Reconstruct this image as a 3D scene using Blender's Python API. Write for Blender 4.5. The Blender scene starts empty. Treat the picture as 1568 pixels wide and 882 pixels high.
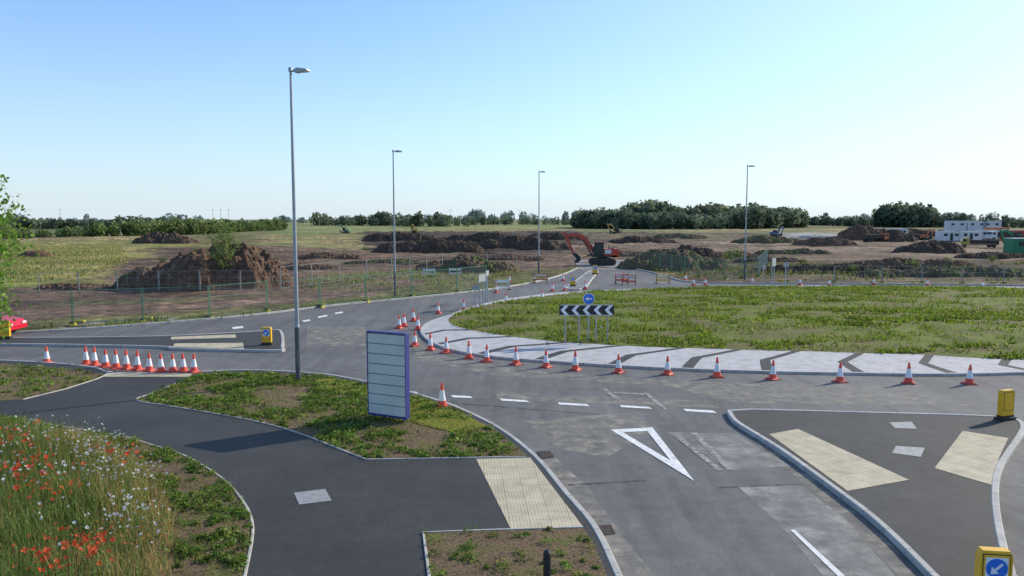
import bpy, math, random
import numpy as np
from mathutils import Vector, Matrix, noise
random.seed(7); rng=np.random.default_rng(11)
# ------------------------------------------------------------------ image pixels to ground
# Real-world metres.  The camera stands 6 m above the road; S() back-projects an image pixel
# (u,v) through the camera onto a horizontal plane of height z.
F=1180.0; HC=6.0; TH=math.atan(106/F)
def S(u,v,z=0.0):
    dx=(u-784)/F; dy=(v-441)/F
    down=math.sin(TH)+dy*math.cos(TH); s=(HC-z)/down
    return (dx*s, s*(math.cos(TH)-dy*math.sin(TH)))
def SP(pts,z=0.0): return [S(u,v,z) for u,v in pts]
sc=bpy.context.scene
# ------------------------------------------------------------------ materials
def new_mat(name):
    m=bpy.data.materials.new(name); m.use_nodes=True
    nt=m.node_tree; b=nt.nodes['Principled BSDF']; return m,nt,b
def N(nt,t,**k):
    n=nt.nodes.new(t)
    for a,v in k.items(): setattr(n,a,v)
    return n
def noise_node(nt,vec,scale,detail=4,rough=.55):
    n=N(nt,'ShaderNodeTexNoise'); n.inputs['Scale'].default_value=scale
    n.inputs['Detail'].default_value=detail; n.inputs['Roughness'].default_value=rough
    nt.links.new(vec,n.inputs['Vector']); return n.outputs['Fac']
def ramp(nt,fac,stops):
    r=N(nt,'ShaderNodeValToRGB'); e=r.color_ramp.elements
    while len(e)<len(stops): e.new(.5)
    for i,(p,c) in enumerate(stops):
        e[i].position=p; e[i].color=(c[0],c[1],c[2],1)
    nt.links.new(fac,r.inputs['Fac']); return r.outputs['Color']
def mix(nt,fac,a,b,mode='MIX'):
    m=N(nt,'ShaderNodeMix',data_type='RGBA',blend_type=mode)
    for inp,x in ((m.inputs[0],fac),(m.inputs[6],a),(m.inputs[7],b)):
        if isinstance(x,(int,float)): inp.default_value=x
        elif isinstance(x,tuple): inp.default_value=(x[0],x[1],x[2],1)
        else: nt.links.new(x,inp)
    return m.outputs[2]
def bump(nt,b,h,strength,dist=.02):
    bp=N(nt,'ShaderNodeBump'); bp.inputs['Strength'].default_value=strength; bp.inputs['Distance'].default_value=dist
    nt.links.new(h,bp.inputs['Height']); nt.links.new(bp.outputs['Normal'],b.inputs['Normal'])
def coord(nt,which='Object'):
    return N(nt,'ShaderNodeTexCoord').outputs[which]
def g(x): return (x,x,x)
def alpha_noise(nt,b,c,scale,lo,hi,mx=1.0):
    f=noise_node(nt,c,scale,7,.7); nt.links.new(ramp(nt,f,[(lo,g(0)),(hi,g(mx))]),b.inputs['Alpha'])
def m_plain(name,col,rough=.5,metal=0,var=.15,scale=6,bs=0,alpha=None):
    m,nt,b=new_mat(name); c=coord(nt)
    f=noise_node(nt,c,scale,5)
    lo=tuple(x*(1-var) for x in col); hi=tuple(min(1,x*(1+var)) for x in col)
    nt.links.new(ramp(nt,f,[(.3,lo),(.7,hi)]),b.inputs['Base Color'])
    b.inputs['Roughness'].default_value=rough; b.inputs['Metallic'].default_value=metal
    if bs: bump(nt,b,noise_node(nt,c,scale*8,3),bs)
    if alpha: alpha_noise(nt,b,c,*alpha)
    return m
def m_asphalt(name,dark,light,lscale=.12,spec=.35,rough=.8,streak=True,tint=(1.02,.985,.94)):
    m,nt,b=new_mat(name); c=coord(nt)
    big=noise_node(nt,c,lscale,6,.6); mid=(dark+light)/2
    col=ramp(nt,big,[(.32,tuple(dark*t for t in tint)),(.5,tuple(mid*t for t in tint)),(.68,tuple(light*t for t in tint))])
    sp=noise_node(nt,c,38,3,.85)
    col=mix(nt,.9,col,ramp(nt,sp,[(.3,g(.45)),(.5,g(1)),(.72,g(1.8))]),'MULTIPLY')
    d0=noise_node(nt,c,2.4,8,.75)
    col=mix(nt,.8,col,ramp(nt,d0,[(.35,g(.8)),(.55,g(1.02)),(.7,(1.3,1.26,1.2))]),'MULTIPLY')
    if streak:
        mp=N(nt,'ShaderNodeMapping'); nt.links.new(c,mp.inputs['Vector']); mp.inputs['Scale'].default_value=(1.6,.12,1); mp.inputs['Rotation'].default_value=(0,0,math.radians(-30))
        st=noise_node(nt,mp.outputs['Vector'],1.0,5,.65)
        col=mix(nt,.7,col,ramp(nt,st,[(.35,g(.75)),(.6,g(1.2))]),'MULTIPLY')
        d=noise_node(nt,c,.7,9,.75)
        col=mix(nt,.6,col,ramp(nt,d,[(.36,g(.7)),(.5,g(1.0)),(.62,g(1.05)),(.72,(1.8,1.7,1.5))]),'MULTIPLY')
    nt.links.new(col,b.inputs['Base Color'])
    b.inputs['Roughness'].default_value=rough; b.inputs['Specular IOR Level'].default_value=spec
    bump(nt,b,noise_node(nt,c,70,2,.7),.6,.012)
    return m
def m_ground(name,stops,scale=1.5,fine=14,bs=.8,bd=.05):
    m,nt,b=new_mat(name); c=coord(nt)
    f=noise_node(nt,c,scale,8,.65)
    col=ramp(nt,f,stops)
    f2=noise_node(nt,c,fine,6,.75)
    col=mix(nt,1,col,ramp(nt,f2,[(.3,g(.4)),(.5,g(1)),(.7,g(1.6))]),'MULTIPLY')
    nt.links.new(col,b.inputs['Base Color']); b.inputs['Roughness'].default_value=.95; b.inputs['Specular IOR Level'].default_value=.15
    bump(nt,b,f2,bs,bd); return m
def m_attr(name,transl=.35,rough=.6,fine=0):
    m,nt,b=new_mat(name)
    a=N(nt,'ShaderNodeAttribute',attribute_name='Col'); col=a.outputs['Color']
    if fine:
        c=coord(nt)
        for sc_,k in ((fine,1.),(fine*.25,.9),(fine*.06,.8)):
            f=noise_node(nt,c,sc_,7,.72)
            col=mix(nt,k,col,ramp(nt,f,[(.32,g(.38)),(.5,g(.9)),(.68,g(1.55))]),'MULTIPLY')
        bump(nt,b,noise_node(nt,c,fine*1.0,6,.75),.9,.2)
    nt.links.new(col,b.inputs['Base Color']); b.inputs['Roughness'].default_value=rough; b.inputs['Specular IOR Level'].default_value=.2
    if transl:
        t=N(nt,'ShaderNodeBsdfTranslucent'); nt.links.new(col,t.inputs['Color'])
        mx=N(nt,'ShaderNodeMixShader'); mx.inputs[0].default_value=transl
        nt.links.new(b.outputs[0],mx.inputs[1]); nt.links.new(t.outputs[0],mx.inputs[2])
        nt.links.new(mx.outputs[0],nt.nodes['Material Output'].inputs['Surface'])
    return m
def m_brick(name,c1,c2,mortar,bw,rh,ms,angle=0,offset=0,rough=.85,dots=0,useuv=False,loc=(0,0)):
    m,nt,b=new_mat(name); c=coord(nt,'UV' if useuv else 'Object')
    mp=N(nt,'ShaderNodeMapping'); mp.vector_type='TEXTURE'; nt.links.new(c,mp.inputs['Vector']); mp.inputs['Rotation'].default_value=(0,0,angle); mp.inputs['Location'].default_value=(loc[0],loc[1],0)
    br=N(nt,'ShaderNodeTexBrick'); nt.links.new(mp.outputs[0],br.inputs['Vector'])
    br.offset=offset; br.inputs['Scale'].default_value=1; br.inputs['Brick Width'].default_value=bw; br.inputs['Row Height'].default_value=rh
    br.inputs['Mortar Size'].default_value=ms; br.inputs['Mortar Smooth'].default_value=.3
    br.inputs['Color1'].default_value=(*c1,1); br.inputs['Color2'].default_value=(*c2,1); br.inputs['Mortar'].default_value=(*mortar,1)
    col=br.outputs['Color']
    f=noise_node(nt,c,2.2,7,.7)
    col=mix(nt,.9,col,ramp(nt,f,[(.3,g(.68)),(.55,g(1)),(.75,g(1.12))]),'MULTIPLY')
    if dots:
        b2=N(nt,'ShaderNodeTexBrick'); nt.links.new(mp.outputs[0],b2.inputs['Vector']); b2.offset=0
        b2.inputs['Scale'].default_value=1; b2.inputs['Brick Width'].default_value=dots; b2.inputs['Row Height'].default_value=dots; b2.inputs['Mortar Size'].default_value=dots*.22; b2.inputs['Mortar Smooth'].default_value=1
        b2.inputs['Color1'].default_value=(1,1,1,1); b2.inputs['Color2'].default_value=(1,1,1,1); b2.inputs['Mortar'].default_value=(.66,.66,.66,1)
        col=mix(nt,1,col,b2.outputs['Color'],'MULTIPLY'); bump(nt,b,b2.outputs['Color'],.5,.01)
    else:
        bump(nt,b,br.outputs['Fac'],-.4,.01)
    nt.links.new(col,b.inputs['Base Color']); b.inputs['Roughness'].default_value=rough
    return m
M={}
M['road']=m_asphalt('road_asphalt',.105,.165)
M['path']=m_asphalt('footpath_asphalt',.036,.055,lscale=.35,streak=False,rough=.75)
M['islasph']=m_asphalt('island_asphalt',.04,.06,lscale=.3,streak=False)
M['patchl']=m_plain('worn_road_surface',(.34,.33,.30),.85,0,.25,3,0,(1.1,.30,.62,.85))
M['dust']=m_plain('road_dust',(.40,.36,.29),.9,0,.2,3,0,(1.8,.40,.70,.85))
M['tar']=m_plain('tar_joint',(.04,.04,.04),.6,0,.3,3,0,(5,.38,.6,.7))
M['siteroad']=m_asphalt('dusty_site_road',.18,.27,lscale=.2)
M['kerb']=m_brick('concrete_kerb',(.49,.47,.43),(.42,.40,.37),(.14,.14,.13),.915,5,.012,useuv=True)
M['edging']=m_plain('concrete_edging',(.44,.41,.36),.9,0,.25,3,.2)
M['paint']=m_plain('worn_white_paint',(.74,.73,.70),.7,0,.2,5,0,(9,.26,.42,1))
M['paintw']=m_plain('scrubbed_out_paint',(.42,.41,.38),.8,0,.3,4,0,(5,.36,.58,.85))
M['apron']=m_brick('pale_block_paving',(.58,.555,.54),(.51,.49,.48),(.22,.21,.2),.2,.1,.006,angle=.1,offset=.5)
M['chev']=m_brick('charcoal_block_paving',(.03,.03,.032),(.045,.045,.05),(.015,.015,.015),.2,.1,.006,angle=.1,offset=.5)
M['verge']=m_ground('verge_soil_with_weeds',[(.3,(.14,.095,.057)),(.5,(.19,.13,.078)),(.6,(.15,.135,.05)),(.78,(.12,.15,.035))],1.4,16)
M['soil']=m_ground('dug_soil',[(.3,(.11,.065,.042)),(.5,(.185,.115,.075)),(.7,(.28,.18,.12))],.8,3.0,1,.35)
M['soild']=m_ground('dark_dug_soil',[(.3,(.065,.045,.032)),(.5,(.105,.073,.052)),(.7,(.16,.115,.08))],.6,2.6,1,.35)
M['mgreen']=m_ground('weedy_soil_mound',[(.3,(.10,.07,.045)),(.48,(.15,.11,.07)),(.55,(.12,.13,.05)),(.7,(.13,.16,.05))],.5,3,1,.2)
M['isgrass']=m_ground('island_grass_soil',[(.25,(.17,.125,.07)),(.42,(.16,.145,.055)),(.6,(.15,.18,.03)),(.8,(.19,.22,.04))],.35,7,.8,.06)
M['leaf']=m_attr('leaves',.4); M['blade']=m_attr('grass_blades',.45)
M['farleaf']=m_attr('far_leaves',.3,.8)
M['petal']=m_attr('petals',.4)
M['terrain']=m_attr('terrain_earth_and_grass',0,.95,fine=1.1)
M['galv']=m_plain('galvanised_steel',(.33,.36,.38),.5,.4,.1)
M['galvd']=m_plain('dark_lower_column',(.10,.11,.12),.5,.3,.15)
M['black']=m_plain('black_plastic',(.02,.02,.022),.5)
M['white']=m_plain('white_reflective',(.8,.8,.8),.5,0,.05)
M['orange']=m_plain('cone_orange_red',(.82,.085,.04),.5,0,.15)
M['conebase']=m_plain('cone_base_red',(.50,.07,.045),.6,0,.35)
M['yellow']=m_plain('bollard_yellow',(.85,.46,.015),.4,0,.06)
M['blue']=m_plain('sign_blue',(.02,.16,.62),.4,0,.05)
M['navy']=m_plain('board_blue_frame',(.03,.035,.20),.5,0,.1)
M['panel']=m_plain('board_panel_grey_white',(.60,.61,.55),.5,0,.08,1.5)
M['groove']=m_plain('board_groove',(.16,.20,.24),.6)
M['fgreen']=m_plain('fence_green',(.08,.24,.13),.5)
M['fwire']=m_plain('fence_wire',(.28,.30,.28),.6,.2)
M['fyel']=m_plain('fence_foot_yellow',(.50,.40,.03),.7,0,.3)
M['dark']=m_plain('dark_steel',(.04,.04,.04),.6,.2)
M['track']=m_plain('muddy_track',(.07,.055,.045),.9,0,.3)
M['red']=m_plain('machine_red',(.50,.06,.03),.4,0,.2)
M['orangem']=m_plain('machine_orange',(.55,.17,.05),.45,0,.2)
M['yelm']=m_plain('machine_yellow',(.55,.36,.06),.5,0,.2)
M['grn']=m_plain('machine_green',(.03,.22,.10),.5,0,.2)
M['blum']=m_plain('machine_blue',(.05,.12,.22),.5,0,.2)
M['glass']=m_plain('dark_glass',(.03,.045,.05),.1)
M['carred']=m_plain('car_red_paint',(.6,.01,.03),.25,0,.03)
M['bark']=m_plain('bark',(.10,.08,.06),.9,0,.3,8,.4)
M['iron']=m_brick('rusty_iron_grate',(.07,.045,.035),(.09,.05,.035),(.008,.008,.008),.12,.05,.012)
M['cover']=m_plain('grey_access_cover',(.32,.32,.31),.7,.2,.2,8,.3)
M['offw']=m_plain('dusty_white',(.66,.66,.64),.6,0,.12)
M['rubble']=m_ground('pale_rubble',[(.3,(.3,.28,.25)),(.6,(.5,.48,.44))],1,4)
def tact(p0,p1,name='buff_tactile_paving',z=.1):
    a=S(*p0,z);b=S(*p1,z); k='tact%d'%len(M)
    M[k]=m_brick(name,(.63,.55,.38),(.56,.48,.32),(.30,.26,.18),.4,.4,.006,angle=math.atan2(b[1]-a[1],b[0]-a[0]),dots=.067,loc=a); return k
# ------------------------------------------------------------------ mesh builder
class MB:
    def __init__(s): s.v=[];s.f=[];s.m=[];s.mats=[];s.T=Matrix.Identity(4)
    def mi(s,k):
        if k not in s.mats: s.mats.append(k)
        return s.mats.index(k)
    def add(s,vs,fs,k):
        o=len(s.v); s.v+=[tuple(s.T@Vector(p)) for p in vs]
        for f in fs: s.f.append([i+o for i in f]); s.m.append(s.mi(k))
    def box(s,c,d,k,rz=0,ry=0,top=1.0):
        R=Matrix.Translation(c)@Matrix.Rotation(rz,4,'Z')@Matrix.Rotation(ry,4,'Y')
        x,y,z=d[0]/2,d[1]/2,d[2]/2; P=[]
        for zz,t in ((-z,1),(z,top)):
            for a,b in ((-1,-1),(1,-1),(1,1),(-1,1)): P.append(R@Vector((a*x*t,b*y*t,zz)))
        s.add(P,[(3,2,1,0),(4,5,6,7),(0,1,5,4),(1,2,6,5),(2,3,7,6),(3,0,4,7)],k)
    def cyl(s,p0,p1,r0,r1,k,n=12):
        p0=Vector(p0);p1=Vector(p1); q=(p1-p0).normalized().to_track_quat('Z','Y'); P=[]
        for p,r in ((p0,r0),(p1,r1)):
            for i in range(n):
                a=2*math.pi*i/n; P.append(p+q@Vector((math.cos(a)*r,math.sin(a)*r,0)))
        s.add(P,[(i,(i+1)%n,n+(i+1)%n,n+i) for i in range(n)]+[tuple(range(n))[::-1],tuple(range(n,2*n))],k)
    def prism(s,poly,y0,y1,k):   # poly in x,z extruded along y
        n=len(poly); P=[(x,y0,z) for x,z in poly]+[(x,y1,z) for x,z in poly]
        s.add(P,[tuple(range(n)),tuple(range(n,2*n))[::-1]]+[(i,n+i,n+(i+1)%n,(i+1)%n) for i in range(n)],k)
    def obj(s,name,loc=(0,0,0),rz=0,scale=1,smooth=False,bevel=0):
        me=bpy.data.meshes.new(name); me.from_pydata(s.v,[],s.f)
        for k in s.mats: me.materials.append(M[k])
        me.polygons.foreach_set('material_index',s.m); 
        if smooth: me.polygons.foreach_set('use_smooth',[True]*len(me.polygons))
        me.update(); return place(me,name,loc,rz,scale,bevel)
def place(me,name,loc=(0,0,0),rz=0,scale=1,bevel=0):
    o=bpy.data.objects.new(name,me); o.location=loc; o.rotation_euler=(0,0,rz); o.scale=(scale,)*3
    sc.collection.objects.link(o)
    if bevel:
        b=o.modifiers.new('b','BEVEL'); b.width=bevel; b.segments=2; b.limit_method='ANGLE'
    return o
def np_mesh(name,V,Fc,cols,mat):
    V=np.asarray(V,dtype=np.float32).reshape(-1,3); me=bpy.data.meshes.new(name)
    me.vertices.add(len(V)); me.vertices.foreach_set('co',V.ravel())
    nl=sum(f.size for f in Fc); me.loops.add(nl)
    li=np.concatenate([f.ravel() for f in Fc]).astype(np.int32); me.loops.foreach_set('vertex_index',li)
    st=[];o=0
    for f in Fc:
        st.append(o+np.arange(f.shape[0])*f.shape[1]); o+=f.size
    st=np.concatenate(st).astype(np.int32)
    me.polygons.add(len(st)); me.polygons.foreach_set('loop_start',st)
    me.update(calc_edges=True); 
    if cols is not None:
        a=me.color_attributes.new('Col','FLOAT_COLOR','POINT')
        c=np.ones((len(V),4),dtype=np.float32); c[:,:3]=cols; a.data.foreach_set('color',c.ravel())
    me.materials.append(mat); o=bpy.data.objects.new(name,me); sc.collection.objects.link(o); return o
def sheet(name,pts,z,mat):
    import bmesh
    bm=bmesh.new(); vs=[bm.verts.new((x,y,z)) for x,y in pts]; f=bm.faces.new(vs)
    bm.normal_update()
    if f.normal.z<0: f.normal_flip()
    bmesh.ops.triangulate(bm,faces=[f]); me=bpy.data.meshes.new(name); bm.to_mesh(me); bm.free()
    me.materials.append(M[mat]); return place(me,name)
def smooth(pts,closed=False,k=6):
    P=[Vector(p) for p in pts]; n=len(P); out=[]
    rg=n if closed else n-1
    for i in range(rg):
        if closed: a,b,c,d=P[i-1],P[i],P[(i+1)%n],P[(i+2)%n]
        else: a,b,c,d=P[max(i-1,0)],P[i],P[i+1],P[min(i+2,n-1)]
        for j in range(k):
            t=j/k; out.append(tuple(.5*((2*b)+(c-a)*t+(2*a-5*b+4*c-d)*t*t+(3*b-a-3*c+d)*t**3)))
    if not closed: out.append(tuple(P[-1]))
    return out
def offset(pts,d,closed=False):
    n=len(pts); out=[]
    for i in range(n):
        if closed: a,b=Vector(pts[i-1]),Vector(pts[(i+1)%n])
        else: a,b=Vector(pts[max(i-1,0)]),Vector(pts[min(i+1,n-1)])
        t=(b-a).normalized(); out.append((pts[i][0]-t.y*d,pts[i][1]+t.x*d))
    return out
def kerb(name,pts,w,z0,z1,mat='kerb',closed=False,ch=.02):
    L=offset(pts,w/2,closed);R=offset(pts,-w/2,closed);Li=offset(pts,w/2-ch,closed);Ri=offset(pts,-w/2+ch,closed)
    n=len(pts); V=[];Fs=[];U=[];s=0
    for i in range(n):
        if i: s+=math.dist(pts[i],pts[i-1])
        V+=[(*L[i],z0),(*L[i],z1-ch),(*Li[i],z1),(*Ri[i],z1),(*R[i],z1-ch),(*R[i],z0)]
        U+=[(s,.1*j+2) for j in range(6)]
    m=n if closed else n-1
    for i in range(m):
        a=i*6;b=((i+1)%n)*6
        for j in range(5): Fs.append((a+j,a+j+1,b+j+1,b+j))
    if not closed: Fs+=[(0,1,2,3,4,5)[::-1],tuple(range((n-1)*6,n*6))]
    me=bpy.data.meshes.new(name); me.from_pydata(V,[],Fs); uv=me.uv_layers.new()
    for l in me.loops: uv.data[l.index].uv=U[l.vertex_index]
    me.materials.append(M[mat]); me.update(); return place(me,name)
def inpoly(X,Y,poly):
    r=np.zeros(X.shape,bool); n=len(poly)
    for i in range(n):
        x1,y1=poly[i];x2,y2=poly[i-1]
        if y1==y2: continue
        r^=((y1>Y)!=(y2>Y))&(X<(x2-x1)*(Y-y1)/(y2-y1)+x1)
    return r
def vnoise(X,Y,seed=0):
    xi=np.floor(X).astype(np.int64);yi=np.floor(Y).astype(np.int64);xf=X-xi;yf=Y-yi
    def h(a,b):
        n=(a*374761393+b*668265263+seed*1442695041)&0xffffffff
        n=((n^(n>>13))*1274126177)&0xffffffff
        return ((n^(n>>16))&0xffff)/65535.
    u=xf*xf*(3-2*xf);v=yf*yf*(3-2*yf)
    return (h(xi,yi)*(1-u)+h(xi+1,yi)*u)*(1-v)+(h(xi,yi+1)*(1-u)+h(xi+1,yi+1)*u)*v
def fbm(X,Y,seed=0,o=4):
    s=0;a=.5
    for i in range(o): s=s+a*vnoise(X*2**i,Y*2**i,seed+i);a*=.5
    return s/(1-.5**o)
def sample(poly,n):
    P=np.array(poly);lo=P.min(0);hi=P.max(0);out=np.zeros((0,2))
    while len(out)<n:
        q=lo+(hi-lo)*rng.random((n,2)); q=q[inpoly(q[:,0],q[:,1],poly)]; out=np.vstack([out,q])
    return out[:n]
def blades(name,P,z,h,w,cols,mat='blade',lean=.4):
    n=len(P); a=rng.random(n)*6.283; d=np.stack([np.cos(a),np.sin(a)],1); s=np.stack([-d[:,1],d[:,0]],1)
    w=w*(.6+.8*rng.random(n)); L=(h*lean*rng.random(n))
    z=np.broadcast_to(z,(n,))
    def pt(o,k,zz): return np.concatenate([P+d*(L*o)[:,None]+s*(w*k)[:,None],(z+h*zz)[:,None]],1)
    V=np.stack([pt(0,-.5,0),pt(0,.5,0),pt(.35,-.4,.55),pt(.35,.4,.55),pt(1,0,1.)],1)
    b=np.arange(n)[:,None]*5
    return np_mesh(name,V,[b+np.array([[0,1,3,2]]),b+np.array([[2,3,4]])],np.repeat(cols,5,0),M[mat])
def leafquads(P3,size,cols,up=.3):
    n=len(P3); a=rng.normal(size=(n,3)); a/=np.linalg.norm(a,axis=1)[:,None]
    b=rng.normal(size=(n,3)); b=np.cross(a,b); b/=np.linalg.norm(b,axis=1)[:,None]; size=np.broadcast_to(size,(n,))[:,None]
    V=np.stack([P3-a*size,P3-b*size*.55,P3+a*size,P3+b*size*.55],1)
    return V.reshape(-1,3),np.repeat(cols,4,0)
def leafobj(name,P3,size,cols,mat='leaf'):
    V,C=leafquads(P3,size,cols); n=len(P3)
    return np_mesh(name,V,[np.arange(n*4).reshape(n,4)],C,M[mat])
def palette(n,cs,var=.3):
    cs=np.array(cs); c=cs[rng.integers(0,len(cs),n)]; return c*(1-var+2*var*rng.random((n,1)))
# ------------------------------------------------------------------ outlines
farkerb=SP([(-700,575),(-300,535),(0,513),(100,507),(210,499),(330,489),(410,481),(500,470),(600,460),(680,452),(740,445),(790,438),(835,429),(865,420),(885,411)])
farkerbR=SP([(962,411),(990,416),(1020,424),(1062,433),(1200,435),(1568,438),(2100,446)])
fk=smooth(farkerb); fkR=smooth(farkerbR)
road_poly=fk+fkR+[(90,-10),(-90,-10),(-90,fk[0][1])]
sheet('road',road_poly,0,'road')
# ------------------------------------------------------------------ terrain
def Z(pts): return SP(pts)
def hfun(X,Y):
    road_d=np.clip((Y-75)/120,0,1)
    h=-.03+road_d*1.2*(fbm(X/60,Y/60,3)-.5)*.8
    h=h+np.clip((Y-600)/2500,0,1)*3*(fbm(X/700,Y/500,9)-.3)
    return h
ys=np.concatenate([np.linspace(-40,28,18),30*np.exp(np.arange(0,520)*.0099)]); ts=np.linspace(-6.6,6.6,560); xs=7.5*np.sinh(ts)
X,Y=np.meshgrid(xs,ys); hz=hfun(X,Y)
ny,nx=X.shape
inside=inpoly(X,Y,road_poly)
rough=(fbm(X*.35,Y*.35,21,5)-.5)*.35
hz=hz+np.where(inside,-.15,0)
def col_(r,gg,b): return np.array([r,gg,b])
base=col_(.15,.145,.055)[None,None]*np.ones((ny,nx,1))
n1=fbm(X/9,Y/9,5)[...,None]; n2=fbm(X/40,Y/25,6)[...,None]
C=base*(1-n1*.3)+col_(.08,.05,.01)*n2
Xp=X+(fbm(X/5,Y/5,31)-.5)*np.clip(Y*.05,1,14); Yp=Y+(fbm(X/5,Y/5,37)-.5)*np.clip(Y*.08,1.5,25)
def zone(poly,c1,c2,s=8,seed=1,k=1.):
    global C
    m=inpoly(Xp,Yp,poly)[...,None]*k
    f=np.clip((fbm(X/s,Y/s*1.3,seed)[...,None]-.38)*4.5,0,1); c=np.array(c1)*(1-f)+np.array(c2)*f
    C=C*(1-m)+c*m
mudA=(.125,.077,.048);mudB=(.22,.14,.09);dk=(.06,.042,.03);dk2=(.10,.07,.05);tan=(.35,.27,.12);grn=(.12,.16,.04);ygr=(.23,.23,.06)
zone(Z([(-900,336.5),(2500,336.5),(2500,344),(-900,344)]),(.15,.20,.07),(.28,.27,.12),90,2)
zone(Z([(350,341),(900,341),(900,352),(640,356),(350,360)]),(.20,.25,.08),(.30,.29,.11),60,3)
zone(Z([(-400,352),(420,347),(420,362),(-400,366)]),(.13,.15,.05),(.22,.20,.08),30,3)
zone(Z([(-200,364),(300,362),(300,371),(-200,375)]),tan,(.2,.13,.09),20,4)
zone(Z([(-300,372),(200,369),(440,380),(420,436),(100,442),(-300,450)]),ygr,(.34,.27,.10),9,5)
zone(Z([(400,358),(600,360),(610,384),(390,385)]),tan,(.24,.23,.08),14,6)
zone(Z([(230,380),(440,376),(600,386),(480,400),(250,398)]),mudA,mudB,12,51)
zone(Z([(380,388),(600,382),(900,374),(900,402),(860,410),(760,414),(600,422),(430,436)]),mudA,mudB,10,7)
zone(Z([(440,426),(600,416),(720,406),(790,417),(600,436),(440,442)]),(.12,.13,.045),(.22,.18,.085),6,8,.75)
zone(Z([(550,354),(1000,353),(930,386),(560,385)]),dk,dk2,12,9)
zone(Z([(600,366),(760,362),(800,366),(640,370)]),(.13,.13,.05),mudB,9,39,.7)
zone(Z([(-300,442),(300,436),(600,426),(660,428),(600,446),(400,468),(200,484),(-300,508)]),mudA,mudB,5,10)
zone(Z([(60,464),(250,457),(430,450),(420,453),(240,464),(60,470)]),(.12,.14,.05),(.2,.18,.08),4,40,.6)
zone(Z([(-200,385),(40,395),(60,425),(-200,430)]),grn,ygr,7,25)
zone(Z([(180,398),(430,384),(480,440),(150,446)]),mudA,mudB,6,41)
zone(Z([(880,350),(1700,352),(1800,362),(880,356)]),(.15,.18,.06),tan,30,11)
zone(Z([(880,358),(1300,357),(1900,358),(1900,376),(880,376)]),dk2,(.19,.14,.08),18,42)
zone(Z([(870,374),(1300,366),(1900,368),(1900,400),(880,400)]),(.15,.10,.062),(.29,.20,.135),14,12)
zone(Z([(870,400),(1900,396),(1900,440),(1070,434),(960,410),(880,412)]),(.10,.073,.045),(.17,.13,.065),6,13)
zone(Z([(1220,400),(1900,398),(1900,416),(1200,414)]),dk,mudA,5,14)
zone(Z([(885,413),(850,408),(860,385),(980,384),(985,413)]),mudA,mudB,6,15)
zone(Z([(1190,356),(1400,357),(1400,363),(1190,363)]),(.25,.22,.18),(.48,.45,.42),7,16)
zone(Z([(600,349),(900,348),(900,353),(700,354)]),ygr,tan,15,17,.7)
zone(Z([(90,496),(230,488),(330,484),(330,488),(220,497),(100,505)]),(.25,.23,.2),(.14,.13,.08),1.5,43,.8)
mudm=((C[...,0]>C[...,1]*1.25)&~inside).astype(float)
hz=hz+mudm*rough*np.clip((Y-44)/10,0,1)*(1+np.clip((Y-85)/60,0,3.5))
V=np.stack([X,Y,hz],-1).reshape(-1,3)
ii=np.arange((ny-1)*(nx-1)); r_=ii//(nx-1); c_=ii%(nx-1); a=r_*nx+c_
fc=np.stack([a,a+1,a+nx+1,a+nx],1)
ter=np_mesh('ground_terrain',V,[fc],C.reshape(-1,3),M['terrain'])
ter.data.polygons.foreach_set('use_smooth',np.ones(len(fc),bool))
# ------------------------------------------------------------------ near footpath
ZF=.10
K1=SP([(-900,520),(-400,538),(0,552),(130,561),(165,570),(230,572),(297,570),(360,567),(420,568),(480,572),(520,577),(600,594),(660,611),(700,625),(760,655),(815,698),(860,752),(905,806),(940,880)],ZF)
K1=smooth(K1)+[(2.2,9),(2.4,0),(2.4,-8)]
sheet('footpath',K1+[(-90,-8)],ZF,'path')
kerb('footpath_kerb',offset(K1,.07),.14,-.02,.115)
vA=[(300,575),(360,571),(420,571),(480,575),(520,580),(600,597),(660,614),(700,628),(757,657),(806,698)]
vAb=[(700,701),(560,703),(530,692),(500,680),(470,668),(430,655),(380,643),(320,632),(260,622),(208,613),(235,602),(270,587)]
verA=SP(vA+vAb,ZF)
vB=SP([(648,816),(760,812),(893,808),(912,838),(930,882)],ZF); verB=vB+[(1.75,9),(1.9,0),(-1.1,0),(-1.3,9),S(657,882,ZF)]
vC=SP([(-400,600),(-100,622),(0,638),(60,648),(140,661),(190,669),(230,681),(275,695),(310,713),(340,733),(362,755),(378,778),(386,800),(386,825),(375,882)],ZF)
vCs=smooth(vC,k=4); verC=vCs+[(-4.6,8),(-4.6,0),(-30,0),(-30,vCs[0][1])]
verD=SP([(-500,551),(0,557),(120,566),(162,574),(150,580),(100,596),(35,612),(-60,617),(-500,585)],ZF)
for p,n in ((verA,'grass_verge'),(verB,'grass_verge'),(verC,'grass_verge'),(verD,'grass_verge')): sheet(n,p,ZF+.006,'verge')
kerb('path_edging',SP([(806,700),(560,704)],ZF)+smooth(SP(vAb[1:],ZF),k=3)[1:],.055,.05,ZF+.025,'edging',ch=.008)
kerb('path_edging',vCs+[(-4.6,8),(-4.6,0)],.055,.05,ZF+.025,'edging',ch=.008)
kerb('path_edging',[(-1.3,9),S(657,882,ZF)]+vB[:3],.055,.05,ZF+.025,'edging',ch=.008)
kerb('path_edging',verD[3:7],.055,.05,ZF+.025,'edging',ch=.008)
sheet('tactile_paving',SP([(729,703),(812,701),(893,807),(782,810)],ZF),ZF+.006,tact((782,810),(893,807)))
sheet('tactile_paving',SP([(163,571),(298,570),(290,577),(158,577)],ZF),ZF+.006,tact((163,571),(298,570)))
sheet('access_cover',SP([(450,755),(498,749),(508,767),(458,773)],ZF),ZF+.008,'cover')
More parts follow.
